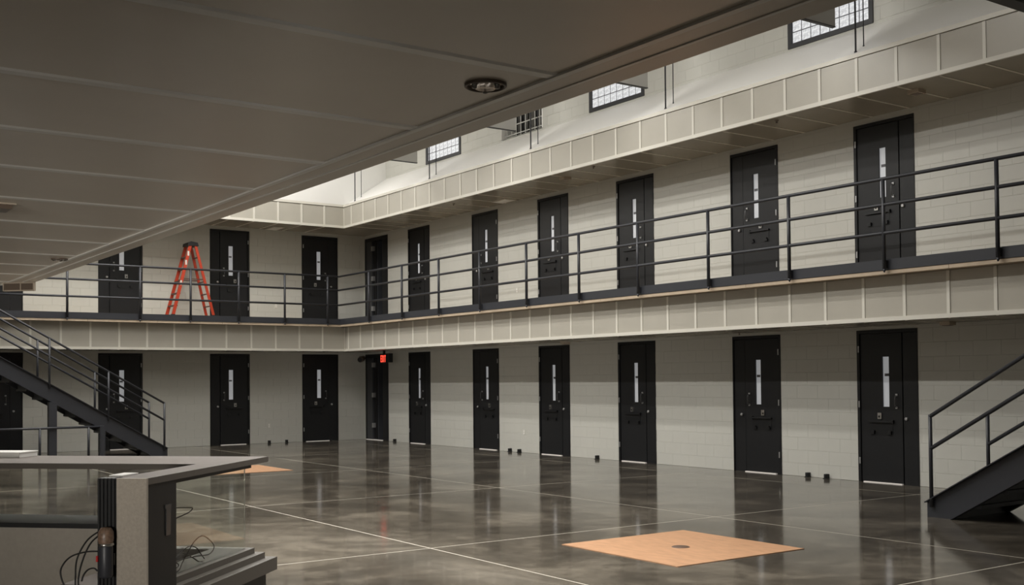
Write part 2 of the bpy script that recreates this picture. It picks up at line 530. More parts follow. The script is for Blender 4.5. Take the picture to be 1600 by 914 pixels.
def cell_door(loc, rz, wd, hs, seam, label, sill=True):
    _dn[0] += 1
    t = thing('door_%d' % _dn[0], label, 'door', loc, rz, 'dark cell doors', kind='structure')
    by = {}
    for name, me, sub in door_parts(wd, hs == 'R', seam):
        if name == 'door_foot_glow' and not sill: continue
        o = link(name, me, by[sub] if sub else t)
        by[name] = o
ORD = ['first', 'second', 'third', 'fourth', 'fifth', 'sixth']
for lv, z in (('lower', 0.0), ('upper', U0)):
    n = len(DOORS_A)
    for i, (x, hs) in enumerate(DOORS_A):
        lab = 'dark cell door in the long right wall, %s row, %s from the frame\'s right edge' % (lv, ORD[n - 1 - i])
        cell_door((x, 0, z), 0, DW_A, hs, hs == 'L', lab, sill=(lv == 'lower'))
    for i, (y, hs) in enumerate(DOORS_B):
        lab = ['dark cell door in the short left wall, %s row, nearest the far corner',
               'dark cell door in the short left wall, %s row, right of the ladder, second from the corner',
               'dark cell door in the short left wall, %s row, left of the ladder, third from the corner',
               'dark cell door cut off at the picture\'s left edge, %s row'][i] % lv
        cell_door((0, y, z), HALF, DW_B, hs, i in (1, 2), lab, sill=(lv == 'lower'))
# the open doors beside the far corner
def open_door(z, label, lit):
    _dn[0] += 1
    t = thing('door_%d' % _dn[0], label, 'door', (EXIT_X, 0, z), 0, 'open doors in the far corner', kind='structure')
    W = EXIT_W
    MB().box(0, 0.05, -0.012, 0.15, 0, DH).box(W - 0.05, W, -0.012, 0.15, 0, DH).box(0.05, W - 0.05, -0.012, 0.15, DH - 0.09, DH).build('frame', 'doorframe', t)
    MB().box(0.05, 0.36, 0.0, 0.06, 0, DH - 0.09).build('side_panel', 'leafgrey', t)
    MB().box(0.36, 0.50, 0.05, 0.08, 0, DH - 0.09).build('gap_strip', 'black', t)
    MB().box(0.93, W - 0.05, 0.0, 0.08, 0, DH - 0.09).build('latch_panel', 'doorframe', t)
    MB().box(0.50, 0.55, 0.08, 0.98, 0.012, DH - 0.1).build('leaf', 'leafgrey', t)
    for hz in (1.90, 1.11, 0.32):
        MB().box(0.345, 0.43, -0.012, 0.05, hz, hz + 0.12).build('hinge', 'hinge', t)
    MB().box(0.37, 0.93, 1.10, 1.13, 0, DH).box(0.34, 0.37, 0.10, 1.10, 0, DH).box(0.93, 0.96, 0.10, 1.10, 0, DH).box(0.34, 0.96, 0.15, 1.13, DH, DH + 0.03).build('passage', 'leafgrey', t)
    MB().box(0.05, 0.93, -0.03, 0.05, 0.0, 0.012).build('door_foot_glow', 'sill', t)  # same painted glow at the foot of the open door
    if lit:
        MB().box(0.55, 0.92, 0.30, 0.60, DH - 0.03, DH - 0.002).build('passage_lamp', 'pane', t)
open_door(0.0, 'open dark door under the red exit sign, lower row, far corner', False)
open_door(U0, 'open dark door in the far corner, upper row, above the exit sign', True)

# ------------------------------------------------------------------ walkways (balconies) with fascia and soffit panels
def run_panels(t, j0, pitch, s0, s1, z0, z1, y, bw=0.045, inset=0.012):
    """fascia: recessed panels between proud battens, as parts of t (local frame, face toward -y)"""
    js = []
    k = math.ceil((s0 - j0) / pitch)
    while j0 + k * pitch < s1:
        js.append(j0 + k * pitch); k += 1
    ed = [s0] + js + [s1]
    for a, b in zip(ed[:-1], ed[1:]):
        if b - a < 0.06: continue
        MB().box(a + 0.002, b - 0.002, -y + inset + random.uniform(-.002, .002), -y + 0.03, z0, z1).build('fascia_panel', 'panel', t)
    for j in js:
        MB().box(j - bw / 2, j + bw / 2, -y, -y + 0.028, z0, z1).build('batten', 'batten', t)
def run_soffit(t, j0, pitch, s0, s1, y0, y1, z, rib=0.035):
    js = []
    k = math.ceil((s0 - j0) / pitch)
    while j0 + k * pitch < s1:
        js.append(j0 + k * pitch); k += 1
    ed = [s0] + js + [s1]
    for a, b in zip(ed[:-1], ed[1:]):
        if b - a < 0.03: continue
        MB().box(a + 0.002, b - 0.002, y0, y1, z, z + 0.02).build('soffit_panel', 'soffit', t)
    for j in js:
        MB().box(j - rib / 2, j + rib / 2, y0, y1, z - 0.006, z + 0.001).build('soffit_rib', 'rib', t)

def walkway(label, rz, s0, s1, j0, pitch, mitre):
    t = thing('walkway', label, 'walkway', (0, 0, 0), rz, kind='structure')
    a0, a1 = s0, s1
    def ends(d):          # the corner where the two walkways meet
        return (d, s1) if mitre == 'lo' else (s0, -d)
    lo, hi = ends(1.41) if mitre == 'lo' else ends(0.0)
    MB().box(lo if mitre == 'lo' else s0, hi if mitre == 'lo' else 0, -1.385, -0.001, 2.90, U0).build('deck', 'lip', t)
    lo, hi = ends(1.41)
    # pale slab edge in long pours
    n = 7
    for i in range(n):
        q0, q1 = lo + (hi - lo) * i / n, lo + (hi - lo) * (i + 1) / n
        MB().box(q0 + 0.003, q1 - 0.003, -1.41, -1.386, 2.895, 2.945).build('slab_edge', 'lip', t)
    lo, hi = ends(CD)
    MB().box(lo, hi, -CD, -1.387, 2.948, 3.088).box(lo, hi, -CD + 0.004, -1.34, U0, 3.088).build('kerb', 'steel', t)
    lo, hi = ends(FD)
    run_panels(t, j0, pitch, lo, hi, SOF_L + 0.055, 2.895, FD)
    MB().box(lo, hi, -FD - 0.004, -FD + 0.03, SOF_L, SOF_L + 0.056).build('bottom_rail', 'batten', t)
    lo, hi = ends(FD - 0.031)
    run_soffit(t, j0, pitch, (lo if mitre == 'lo' else s0), (hi if mitre == 'hi' else s1), -FD + 0.031, -0.002, SOF_L)
    if mitre == 'lo':
        MB().box(0.002, FD - 0.031, -FD + 0.031, -0.002, SOF_L, SOF_L + 0.02).build('soffit_panel', 'soffit', t)
        MB().box(FD - 0.036, FD + 0.004, -FD - 0.004, -FD + 0.036, SOF_L, 2.895).build('corner_post', 'batten', t)
        # corner deck
        MB().box(0.001, 1.409, -1.385, -0.001, 2.90, U0).build('corner_deck', 'lip', t)
    return t
walkway('long upper walkway along the right wall with panelled fascia and dark kerb', 0, 0.0, 25.0, 2.038, 0.6425, 'lo')
walkway('short upper walkway along the left wall with panelled fascia and dark kerb', HALF, -12.0, 0.0, -1.79, 0.617, 'hi')

def canopy(label, rz, s0, s1, j0, pitch, mitre):
    t = thing('canopy', label, 'canopy', (0, 0, 0), rz, kind='structure')
    def ends(d): return (d, s1) if mitre == 'lo' else (s0, -d)
    lo, hi = ends(FD)
    run_panels(t, j0, pitch, lo, hi, SOF_U + 0.058, 5.915, FD)
    MB().box(lo, hi, -FD - 0.004, -FD + 0.03, SOF_U, SOF_U + 0.059).build('bottom_rail', 'batten', t)
    MB().box(lo, hi, -FD - 0.010, -FD + 0.03, 5.922, CAP).build('cap_rail', 'batten', t)
    lo2, hi2 = ends(FD - 0.031)
    run_soffit(t, j0, pitch, (lo2 if mitre == 'lo' else s0), (hi2 if mitre == 'hi' else s1), -FD + 0.031, -0.002, SOF_U)
    if mitre == 'lo':
        MB().box(0.002, FD - 0.031, -FD + 0.031, -0.002, SOF_U, SOF_U + 0.02).build('soffit_panel', 'soffit', t)
        MB().prism([(-FD + 0.031, 5.90), (-FD + 0.031, CAP - 0.001), (-0.0005, LEDGE), (-0.0005, 5.90)], 'x', FD + 0.02, s1).build('sloped_ledge', 'white', t)
        MB().box(FD - 0.036, FD + 0.004, -FD - 0.004, -FD + 0.036, SOF_U, CAP).build('corner_post', 'batten', t)
    else:
        MB().box(s0, hi, -FD + 0.031, -0.002, 5.90, CAP - 0.001).build('top_board', 'white', t)
canopy('panelled canopy over the long upper walkway with a bright sloped ledge on top', 0, 0.0, 25.0, 14.231 - 0.632 * 22, 0.632, 'lo')
canopy('panelled canopy over the short upper walkway in the far left corner', HALF, -12.0, 0.0, -1.722, 0.614, 'hi')

# ------------------------------------------------------------------ near soffit over the viewer
NS = 2.29
t = thing('near_soffit', 'large dim panelled soffit overhead across the upper left of the picture', 'soffit', (0, 0, 0), kind='structure')
ribs = [24.94 + 0.655 * k for k in range(1, 6)][::-1] + [24.94, 24.285, 23.63, 23.02, 22.42, 21.75, 21.08, 20.47, 19.80, 19.15, 18.5, 17.9]
ed = [28.6] + sorted(ribs, reverse=True) + [17.62]
for a, b in zip(ed[:-1], ed[1:]):
    if a - b > 0.05:
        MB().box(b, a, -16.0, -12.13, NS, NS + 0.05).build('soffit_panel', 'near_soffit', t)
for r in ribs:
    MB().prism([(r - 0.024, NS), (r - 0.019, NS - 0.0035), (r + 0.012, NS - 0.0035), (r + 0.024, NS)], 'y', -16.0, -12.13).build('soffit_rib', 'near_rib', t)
MB().box(17.6, 28.6, -12.128, -12.062, NS - 0.004, NS + 0.05).build('edge_trim', 'near_soffit', t)
MB().box(17.6, 28.6, -12.146, -12.128, NS - 0.0065, NS + 0.02).build('edge_bead', 'near_rib', t)
MB().box(17.6, 28.6, -12.068, -12.058, NS - 0.0065, NS + 0.02).build('edge_bead', 'near_rib', t)
MB().box(17.6, 28.6, -12.0575, -11.985, NS - 0.004, NS + 0.6).build('edge_fascia', 'near_soffit', t)
MB().box(17.6, 17.62, -16.0, -12.0, NS, NS + 0.6).build('end_fascia', 'near_soffit', t)
MB().box(17.62, 28.6, -16.0, -12.07, NS + 0.05, 3.06).build('slab', 'dim', t)

def downlight(x, y, r, label):
    t = thing('downlight', label, 'ceiling light', (x, y, NS), 0, 'recessed lamps in the near soffit')
    MB().lathe([(r * 0.86, 0.0), (r * 0.92, -0.008), (r, -0.006), (r, -0.0001)], (0, 0, 0), 32).build('trim_ring', 'fixture_in', t)
    MB().lathe([(r * 0.86, 0.0), (r * 0.6, -0.002), (r * 0.45, -0.012), (r * 0.2, -0.006), (0.0, -0.006)], (0, 0, 0), 32).build('reflector', 'lamp_reflector', t)
    for k in range(3):
        a = k * 2.1 + 0.5
        MB().lathe([(0.0, -0.016), (0.006, -0.014), (0.007, -0.004)], (r * 0.62 * math.cos(a), r * 0.62 * math.sin(a), 0), 8).build('screw', 'chrome', t)
downlight(24.132, -12.235, 0.052, 'round recessed metal lamp in the near soffit, the larger one close to the viewer')
downlight(19.60, -12.19, 0.046, 'small round recessed lamp in the near soffit at far left')

t = thing('emergency_light', 'small beige twin panel fixture under the far left end of the near soffit', 'light fixture', (17.93, -12.08, NS))
t.rotation_euler = (0, 0, math.radians(48))
MB().box(-0.118, 0.118, -0.012, 0.012, -0.068, -0.060).box(-0.118, 0.118, -0.012, 0.012, -0.014, -0.006).box(-0.118, -0.110, -0.012, 0.012, -0.06, -0.014)\
    .box(0.110, 0.118, -0.012, 0.012, -0.06, -0.014).box(0.012, 0.020, -0.012, 0.012, -0.06, -0.014).box(-0.03, 0.03, -0.01, 0.01, -0.006, 0.0).build('frame', 'fixture', t)
MB().box(-0.110, 0.012, -0.004, 0.004, -0.06, -0.014).build('panel', 'fixture_in', t)
MB().box(0.020, 0.110, -0.004, 0.004, -0.06, -0.014).build('panel', 'fixture_in', t)
t = thing('ceiling_vent', 'pale edged ceiling fitting cut off at the left edge under the near soffit', 'vent', (21.53, -13.05, NS))
MB().box(-0.075, 0.075, -0.24, 0.24, -0.006, 0).build('frame', 'fixture', t)
MB().box(-0.06, 0.06, -0.225, 0.225, -0.022, -0.0061).build('louvre', 'fixture_in', t)

# ------------------------------------------------------------------ clerestory windows
def block_window(n, a, b, label):
    t = thing('window_%d' % n, label, 'window', (a, 0, WZ0), 0, 'glass block windows', kind='structure')
    W, H, fr = b - a, WZ1 - WZ0, 0.075
    MB().box(0, fr, -0.02, 0.12, 0, H).box(W - fr, W, -0.02, 0.12, 0, H).box(fr, W - fr, -0.02, 0.12, 0, fr).box(fr, W - fr, -0.02, 0.12, H - fr, H).build('frame', 'winframe', t)
    nx, nz = 8, 6
    dx, dz = (W - 2 * fr) / nx, (H - 2 * fr) / nz
    MB().box(fr, W - fr, 0.010, 0.12, fr, H - fr).build('mortar', 'mortar', t)
    me = MB().bbox(0.008, dx - 0.008, 0.005, 0.0099, 0.008, dz - 0.008, 0.004).mesh('glass_block', 'gblock')
    for i in range(nx):
        for k in range(nz):
            link('glass_block', me, t, (fr + i * dx, 0, fr + k * dz))
block_window(1, *WINS[0], 'glass block window in a dark frame, nearest and largest, at upper right')
block_window(2, *WINS[1], 'glass block window in a dark frame, second from the right, beside a grey baffle')
block_window(3, *WINS[3], 'glass block window in a dark frame, farthest left near the far corner')
a, b = WINS[2]
t = thing('window_4', 'recessed opening with a white bar grille between two glass block windows', 'window', (a, 0, WZ0), 0, kind='structure')
W, H = b - a, WZ1 - WZ0
MB().box(0, 0.012, 0, 0.42, 0, H).box(W - 0.03, W, 0, 0.42, 0, H).box(0.012, W - 0.03, 0, 0.42, 0, 0.012).box(0.012, W - 0.03, 0, 0.42, H - 0.012, H).build('reveal', 'white', t)
MB().box(W - 0.08, W - 0.03, 0.05, 0.12, 0.012, H - 0.012).build('side_frame', 'baffle', t)
MB().box(0.012, W - 0.03, 0.40, 0.42, 0.012, H - 0.012).build('backing', 'black', t)
for k in range(6):
    x = 0.12 + k * 0.245
    MB().box(x, x + 0.13, 0.37, 0.40, 0.012, H - 0.012).build('shutter_slat', 'beyond', t)
for k in range(9):
    x = 0.06 + k * 0.172
    if x < W - 0.04: MB().tube([(x, 0.12, 0.012), (x, 0.12, H - 0.012)], 0.012, 6).build('bar', 'grille', t)
for k in range(6):
    z = 0.10 + k * 0.2
    MB().tube([(0.012, 0.10, z), (W - 0.03, 0.10, z)], 0.011, 6).build('bar', 'grille', t)
# outer skin behind the opening so that no daylight leaks
tag(MB().box(1.0, XA, 0.45, 0.5, CAP, CEIL).build('wall_outer', 'dim'), 'outer skin of the right wall', 'wall', kind='structure')

# ------------------------------------------------------------------ hanging baffles and rods
BW = [('grey hanging baffle panel, nearest, in front of the largest glass block window', 16.42),
      ('grey hanging baffle panel overlapping the second glass block window', 12.543),
      ('grey hanging baffle panel overlapping the white grille opening', 8.703),
      ('grey hanging baffle panel, farthest left of the row near the corner', 4.865)]
for lab, x in BW:
    t = thing('baffle', lab, 'baffle', (x, -1.19, 6.43), 0, 'hanging baffles below the roof')
    MB().box(-0.05, 0.0, -9.8, 0.0, 0.012, 1.5).build('panel', 'baffle', t)
    MB().box(-0.055, 0.005, -9.8, 0.004, 0.0, 0.012).build('bottom_edge', 'dark_edge', t)
    for y in (-0.3, -3.3, -6.3, -9.5):
        MB().tube([(-0.025, y, 1.5), (-0.025, y, CEIL - 6.43)], 0.006, 6).build('hanger', 'steel', t)
t = thing('hanging_beam', 'dark beam end cut off by the top right corner of the picture', 'beam', (20.26, -2.3, 5.272))
MB().box(-0.08, 0.08, -4.0, 0, 0, 0.5).build('beam', 'dark_edge', t)
for y in (-0.4, -3.4):
    MB().tube([(0, y, 0.5), (0, y, CEIL - 5.272)], 0.02, 6).build('hanger', 'steel', t)
def on_ledge(y): return CAP + (LEDGE - CAP) * (y + FD - 0.031) / (FD - 0.031)
RN = ['nearest', 'second', 'third', 'fourth', 'farthest']
for i, x in enumerate((16.665, 12.845, 9.03, 5.19, 1.57)):
    for y, r, s in ((-1.07, 0.013, 'front thicker'), (-0.895, 0.008, 'rear thinner')):
        t = thing('hanger_rod', '%s dark rod of the %s pair standing on the sloped ledge' % (s, RN[i]), 'rod', (x, y, on_ledge(y)), 0, 'rods rising from the ledge')
        MB().tube([(0, 0, -0.004), (0, 0, CEIL - on_ledge(y))], r, 8).build('rod', 'steel', t)
        MB().lathe([(0.0, 0.012), (r * 1.7, 0.012), (r * 1.7, -0.006)], (0, 0, 0), 10).build('collar', 'steel', t)

# ------------------------------------------------------------------ walkway railings
RZ = (4.135, 3.795, 3.425)
def railing(label, rz, posts, s0, s1):
    t = thing('guard_railing', label, 'railing', (0, 0, 0), rz, 'railings of the upper walkway')
    y = -1.475
    for i, z in enumerate(RZ):
        MB().tube([(s0, y, z), (s1, y, z)], 0.024, 10).build(('top_rail', 'middle_rail', 'lower_rail')[i], 'steel', t)
    b = MB()
    b.tube([(0, 0, 2.955), (0, 0, RZ[0] - 0.01)], 0.026, 10)
    b.tube([(0, 0, 2.955), (0, 0, 2.912)], [0.026, 0.008], 10)
    b.box(-0.02, 0.02, 0.015, 0.0545, 2.97, 3.07)
    me = b.mesh('post', 'steel')
    for p in posts:
        link('post', me, t, (p, y, 0))
PA = [18.956 + 1.59 * k for k in range(1, 5)] + [18.956, 17.369, 15.783, 14.188, 12.564, 10.997, 9.405, 7.799, 6.216, 4.628, 3.05]
railing('long three rail charcoal railing of the upper walkway, running to the right edge', 0, PA, 1.475, 25.0)
railing('short three rail charcoal railing of the upper walkway, running left past the ladder', HALF, [-1.785, -2.912, -4.065, -5.207, -6.349, -7.896, -9.45, -11.0], -11.6, -1.502)

# ------------------------------------------------------------------ staircases
SL = 0.585
def staircase(label, loc, rz, width, n_steps, extra=None):
    t = thing('staircase', label, 'staircase', loc, rz, 'steel staircases')
    rise = U0 / n_steps
    L = (U0 - 0.17) / SL
    def prof(): return [(0, 0), (0.32, 0), (L, SL * L - 0.187), (L, SL * L + 0.17), (0, 0.17)]
    th = 0.01
    for y in (0.0, width):
        s = 1 if y == 0 else -1
        b = MB().prism(prof(), 'y', y, y + s * th)
        # channel flanges along both long edges
        for (p, q, d) in (((0, 0.17), (L, SL * L + 0.17), -0.012), ((0.32, 0), (L, SL * L - 0.187), 0.012)):
            b.prism([p, q, (q[0], q[1] + d), (p[0], p[1] + d)], 'y', y - s * 0.055, y)
        b.build('stringer', 'steel', t)
    run = rise / SL
    for k in range(1, n_steps):
        x = (k * rise - 0.17) / SL + 0.30
        me = MB().box(x - 0.02, x + run + 0.02, 0.012, width - 0.012, k * rise - 0.04, k * rise).build('tread', 'steel', t)
        MB().box(x - 0.02, x - 0.012, 0.012, width - 0.012, (k - 1) * rise + 0.0005, k * rise - 0.0405).build('riser', 'steel', t)
    for y, s in ((-0.03, 1), (width + 0.03, -1)):
        top, mid = 0.90, 0.545
        for h, nm in ((top, 'handrail'), (mid, 'middle_rail')):
            MB().tube([(0.075, y, 0.17 + SL * 0.075 + h), (L, y, 0.17 + SL * L + h)], 0.022, 10).build(nm, 'steel', t)
        for k in range(5):
            x = 0.075 + k * 1.15
            if x > L: break
            z = 0.17 + SL * x
            MB().tube([(x, y, z - 0.10), (x, y, z + top + (0.02 if k == 0 else 0))], 0.022, 10).build('post', 'steel', t)
    return t
staircase('dark steel staircase at the right edge, rising to the right along the long wall', (18.91, -2.88, 0), 0, 1.05, 17)
sl = staircase('dark steel staircase at far left, descending behind the counter', (1.9, -6.20, 0), -HALF, 1.0, 17)
MB().box(2.24, 2.39, 0.925, 1.075, 0.0, 1.18).build('support_post', 'steel', sl)
MB().box(2.21, 2.42, 0.90, 1.10, 0.0, 0.012).build('foot_plate', 'steel', sl)
t = thing('low_guard_rail', 'low dark guard rail under the left staircase', 'railing', (2.9, -7.577, 0), -HALF)
MB().tube([(0, 0.12, 0.665), (2.6, 0.12, 0.665)], 0.024, 10).build('rail', 'steel', t)
MB().box(-0.05, 0.05, 0.07, 0.17, 0, 0.68).build('end_post', 'steel', t)
for x in (0.266, 1.196, 2.15):
    MB().tube([(x, 0.12, 0), (x, 0.12, 0.665)], 0.024, 10).build('post', 'steel', t)

# ------------------------------------------------------------------ step ladder on the left walkway
def ladder():
    t = thing('step_ladder', 'orange red A-frame step ladder standing on the upper left walkway', 'ladder', (0.58, -4.90, U0))
    H = 1.76
    top = {-1: -0.06, 1: 0.06}
    foot = {-1: -0.50, 1: 0.47}
    for side in (-1, 1):
        for x, xt in ((0.24, 0.16), (-0.24, -0.16)):
            y0, y1 = foot[side], top[side]
            b = MB()
            w, d = 0.075 if side == -1 else 0.062, 0.026
            v = [(x - d / 2, y0 - w / 2, 0.05), (x + d / 2, y0 - w / 2, 0.05), (x + d / 2, y0 + w / 2, 0.05), (x - d / 2, y0 + w / 2, 0.05),
                 (xt - d / 2, y1 - w / 2, H - 0.04), (xt + d / 2, y1 - w / 2, H - 0.04), (xt + d / 2, y1 + w / 2, H - 0.04), (xt - d / 2, y1 + w / 2, H - 0.04)]
            b.v = v
            b.f = [(0, 3, 2, 1), (4, 5, 6, 7), (0, 1, 5, 4), (1, 2, 6, 5), (2, 3, 7, 6), (3, 0, 4, 7)]
            b.sm = [False] * 6
            r = b.build('side_rail', 'red', t)
            MB().box(x - 0.022, x + 0.022, y0 - w / 2 - 0.008, y0 + w / 2 + 0.008, 0, 0.075).build('foot', 'ladderblack', r)
            if side == -1 and x > 0:
                for q in (0.87, 0.74, 0.45):
                    yy = y0 + (y1 - y0) * q; xx = x + (xt - x) * q; zz = 0.05 + (H - 0.09) * q
                    MB().box(xx + d / 2, xx + d / 2 + 0.002, yy - 0.022, yy + 0.022, zz - 0.07, zz + 0.07).build('sticker', 'outlet', r)
    for k in range(1, 6):
        q = k / 6.0 * 0.98
        hw = 0.24 - 0.08 * q - 0.012
        y = foot[-1] + (top[-1] - foot[-1]) * q
        MB().box(-hw, hw, y - 0.045, y + 0.045, H * q - 0.02, H * q + 0.006).build('step', 'ladderstep', t)
        y = foot[1] + (top[1] - foot[1]) * q
        MB().box(-hw, hw, y - 0.016, y + 0.016, H * q - 0.012, H * q + 0.012).build('rear_bar', 'ladderstep', t)
    MB().prism([(-0.13, H - 0.06), (0.13, H - 0.06), (0.11, H + 0.02), (-0.05, H + 0.045), (-0.12, H + 0.01)], 'x', -0.19, 0.19).build('cap', 'ladderblack', t)
    for x in (-0.2, 0.2):
        MB().box(x - 0.006, x + 0.006, -0.25, 0.23, 0.90, 0.925).build('spreader', 'ladderstep', t)
ladder()

# ------------------------------------------------------------------ exit sign, camera, small fittings
def letters(t, m):
    F = {'E': [(0, 1, 0, .16), (0, 1, .84, 1), (0, .9, .42, .58), (0, .26, 0, 1)], 'I': [(.32, .68, 0, 1)], 'T': [(0, 1, .84, 1), (.36, .64, 0, 1)]}
    hgt, wd, gap = 0.17, 0.050, 0.016
    for i, ch in enumerate('EXIT'):
        b = MB()
        x0 = 0.03 + i * (wd + gap)
        if ch == 'X':
            for q in ((0, .3, .7, 1), (.7, 1, 0, .3)):
                b.prism([(x0 + wd * q[0], 0.04), (x0 + wd * q[1], 0.04), (x0 + wd * q[3], 0.04 + hgt), (x0 + wd * q[2], 0.04 + hgt)], 'y', -0.032, -0.0251)
        else:
            for q in F[ch]:
                b.box(x0 + wd * q[0], x0 + wd * q[1], -0.032, -0.0251, 0.04 + hgt * q[2], 0.04 + hgt * q[3])
        b.build('letter', m, t)
t = thing('exit_sign', 'small black sign with glowing red EXIT letters hanging under the walkway', 'exit sign', (2.02, -0.60, 1.965))
MB().box(0, 0.32, -0.025, 0.025, 0.0, 0.25).build('housing', 'black', t)
MB().box(0.32, 0.50, -0.05, 0.05, 0.03, 0.25).build('battery_box', 'black', t)
MB().box(0.12, 0.18, -0.02, 0.02, 0.25, SOF_L - 1.965).build('mount', 'black', t)
letters(t, 'exitred')
t = thing('security_camera', 'small dark security camera left of the red exit sign', 'camera', (0.0, -0.10, 2.12))
MB().tube([(0.0, -0.06, 0.06), (0.14, -0.06, 0.05), (0.2, -0.10, 0.02)], 0.02, 8).build('arm', 'fixture', t)
MB().tube([(0.14, -0.02, 0.03), (0.24, -0.12, 0.0), (0.34, -0.22, -0.02)], [0.06, 0.07, 0.07], 14).build('body', 'fixture_in', t)
MB().tube([(0.335, -0.215, -0.019), (0.36, -0.24, -0.024)], 0.06, 14).build('lens', 'black', t)

def ceiling_box(x, y, z, s, lab, m='fixture'):
    t = thing('soffit_fixture', lab, 'light fixture', (x, y, z), 0, 'small fittings under the soffits')
    MB().box(-s, s, -s, s, -0.05, 0).build('housing', m, t)
    MB().box(-s * .7, s * .7, -s * .7, s * .7, -0.056, -0.0501).build('lens', 'fixture_in', t)
ceiling_box(9.784, -0.82, SOF_U, 0.085, 'small square fitting under the upper canopy, left of the two boxes')
ceiling_box(17.41, -0.776, SOF_U, 0.085, 'small square fitting under the upper canopy near the right edge')
ceiling_box(17.50, -0.30, SOF_L, 0.075, 'small fitting under the lower walkway above the right staircase')
ceiling_box(9.005, -0.25, SOF_L, 0.07, 'small beige fitting under the lower walkway above the fourth door')
for x, y, lab in ((6.876, -0.22, 'flat pale light panel under the long upper canopy'), (0.30, -2.66, 'flat pale light panel under the short upper canopy in the corner')):
    t = thing('soffit_light', lab, 'light panel', (x, y, SOF_U), 0, 'flat lights under the upper canopy')
    MB().box(-0.26, 0.26, -0.15, 0.15, -0.012, 0).build('frame', 'rib', t)
    MB().box(-0.23, 0.23, -0.12, 0.12, -0.018, -0.0121).build('diffuser', 'white', t)
for x, y, z, lab in ((15.187, -1.02, SOF_U, 'tiny dark sprinkler head under the upper canopy, nearest the right'),
                     (10.915, -1.05, SOF_U, 'tiny sprinkler head under the upper canopy, middle of the long side'),
                     (6.0, -0.95, SOF_U, 'tiny sprinkler head under the upper canopy, farther along the long side'),
                     (13.75, -0.35, SOF_L, 'tiny dark sprinkler head under the lower walkway')):
    t = thing('sprinkler_head', lab, 'sprinkler', (x, y, z), 0, 'sprinkler heads')
    MB().lathe([(0.035, -0.0001), (0.035, -0.006), (0.012, -0.010), (0.010, -0.035), (0.024, -0.038), (0.0, -0.042)], (0, 0, 0), 12).build('head', 'fixture_in', t)
    MB().box(-0.012, 0.012, -0.004, 0.004, -0.034, -0.012).build('bulb', 'chrome', t)

def outlet(loc, rz, lab):
    t = thing('wall_outlet', lab, 'outlet', loc, rz, 'wall outlets')
    MB().bbox(-0.036, 0.036, -0.008, -0.0001, -0.058, 0.058, 0.003).build('plate', 'outlet', t)
    for z in (-0.024, 0.024):
        MB().box(-0.014, 0.014, -0.0095, -0.0081, z - 0.014, z + 0.014).build('socket', 'white', t)
outlet((7.236, 0, 0.43), 0, 'white wall outlet low on the long right wall between lower doors')
outlet((7.023, 0, 3.46), 0, 'white wall outlet low on the upper right wall seen through the railing')
outlet((0, -2.712, 0.44), HALF, 'white wall outlet low on the short left wall, lower row')
outlet((0, -2.512, 3.464), HALF, 'white wall outlet low on the short left wall, upper row')
for x, y, lab in ((0.0, -2.714, 'tiny black stop on the floor below the left wall outlet'), (0.0, -2.249, 'tiny black stop on the floor right of the left wall outlet'),
                  (1.66, 0.0, 'tiny black stop on the floor right of the exit door'), (6.75, 0.0, 'left tiny black stop of the pair near the right wall outlet'),
                  (7.10, 0.0, 'right tiny black stop of the pair near the right wall outlet'), (9.70, 0.0, 'single tiny black stop on the floor between third and fourth doors'),
                  (14.85, 0.0, 'left tiny black stop of the nearest pair at the right wall'), (15.21, 0.0, 'right tiny black stop of the nearest pair at the right wall')):
    t = thing('door_stop', lab, 'door stop', (x + (0.045 if x == 0 else 0), y - (0.045 if y == 0 else 0), 0), HALF if x == 0 else 0, 'black stops along the wall base')
    MB().bbox(-0.027, 0.027, -0.03, 0.044, 0, 0.07, 0.01).build('block', 'rubber', t)
    MB().box(-0.032, 0.032, -0.038, 0.044, 0, 0.008).build('base', 'black', t)

# ------------------------------------------------------------------ officer counter (rotated 45 degrees)
# local frame: +X runs toward the viewer along the right arm, +Y runs along the far arm to the left... built with axes a (right arm) and b (far arm)
S2 = math.sqrt(0.5)
KX, KY = 19.504, -10.916
cnt = thing('service_counter', 'officer counter at lower left with glass screens, brown ledge and pale end pillar', 'counter', (KX, KY, 0), -math.pi / 4)
# in this frame x = a, and b = -y
def cb(a0, a1, b0, b1, z0, z1): return MB().box(a0, a1, -b1, -b0, z0, z1)
LZ = 1.07
cb(-0.10, 0.56, -0.0, 3.2, LZ - 0.032, LZ).build('far_counter_top', 'counter', cnt)
cb(0.5605, 1.50, 0.0, 0.185, LZ - 0.032, LZ).build('side_ledge', 'counter', cnt)
MB().box(-0.104, 1.50, 0.0, 0.005, LZ - 0.034, LZ + 0.0005).box(-0.104, -0.10, -3.2, 0.0, LZ - 0.034, LZ + 0.0005).box(0.56, 0.564, -3.2, -0.185, LZ - 0.034, LZ + 0.0005).build('edge_band', 'desk_edge', cnt)
cb(0.06, 1.16, 0.045, 0.12, LZ - 0.062, LZ - 0.0325).build('side_head_channel', 'black', cnt)
cb(0.06, 0.12, 0.1205, 3.2, LZ - 0.062, LZ - 0.0325).build('far_head_channel', 'black', cnt)
cb(0.09, 1.16, 0.078, 0.086, 0.49, LZ - 0.0625).build('side_glass', 'glass', cnt)
cb(0.082, 0.0895, 0.078, 3.2, 0.49, LZ - 0.0625).build('far_glass', 'glass', cnt)
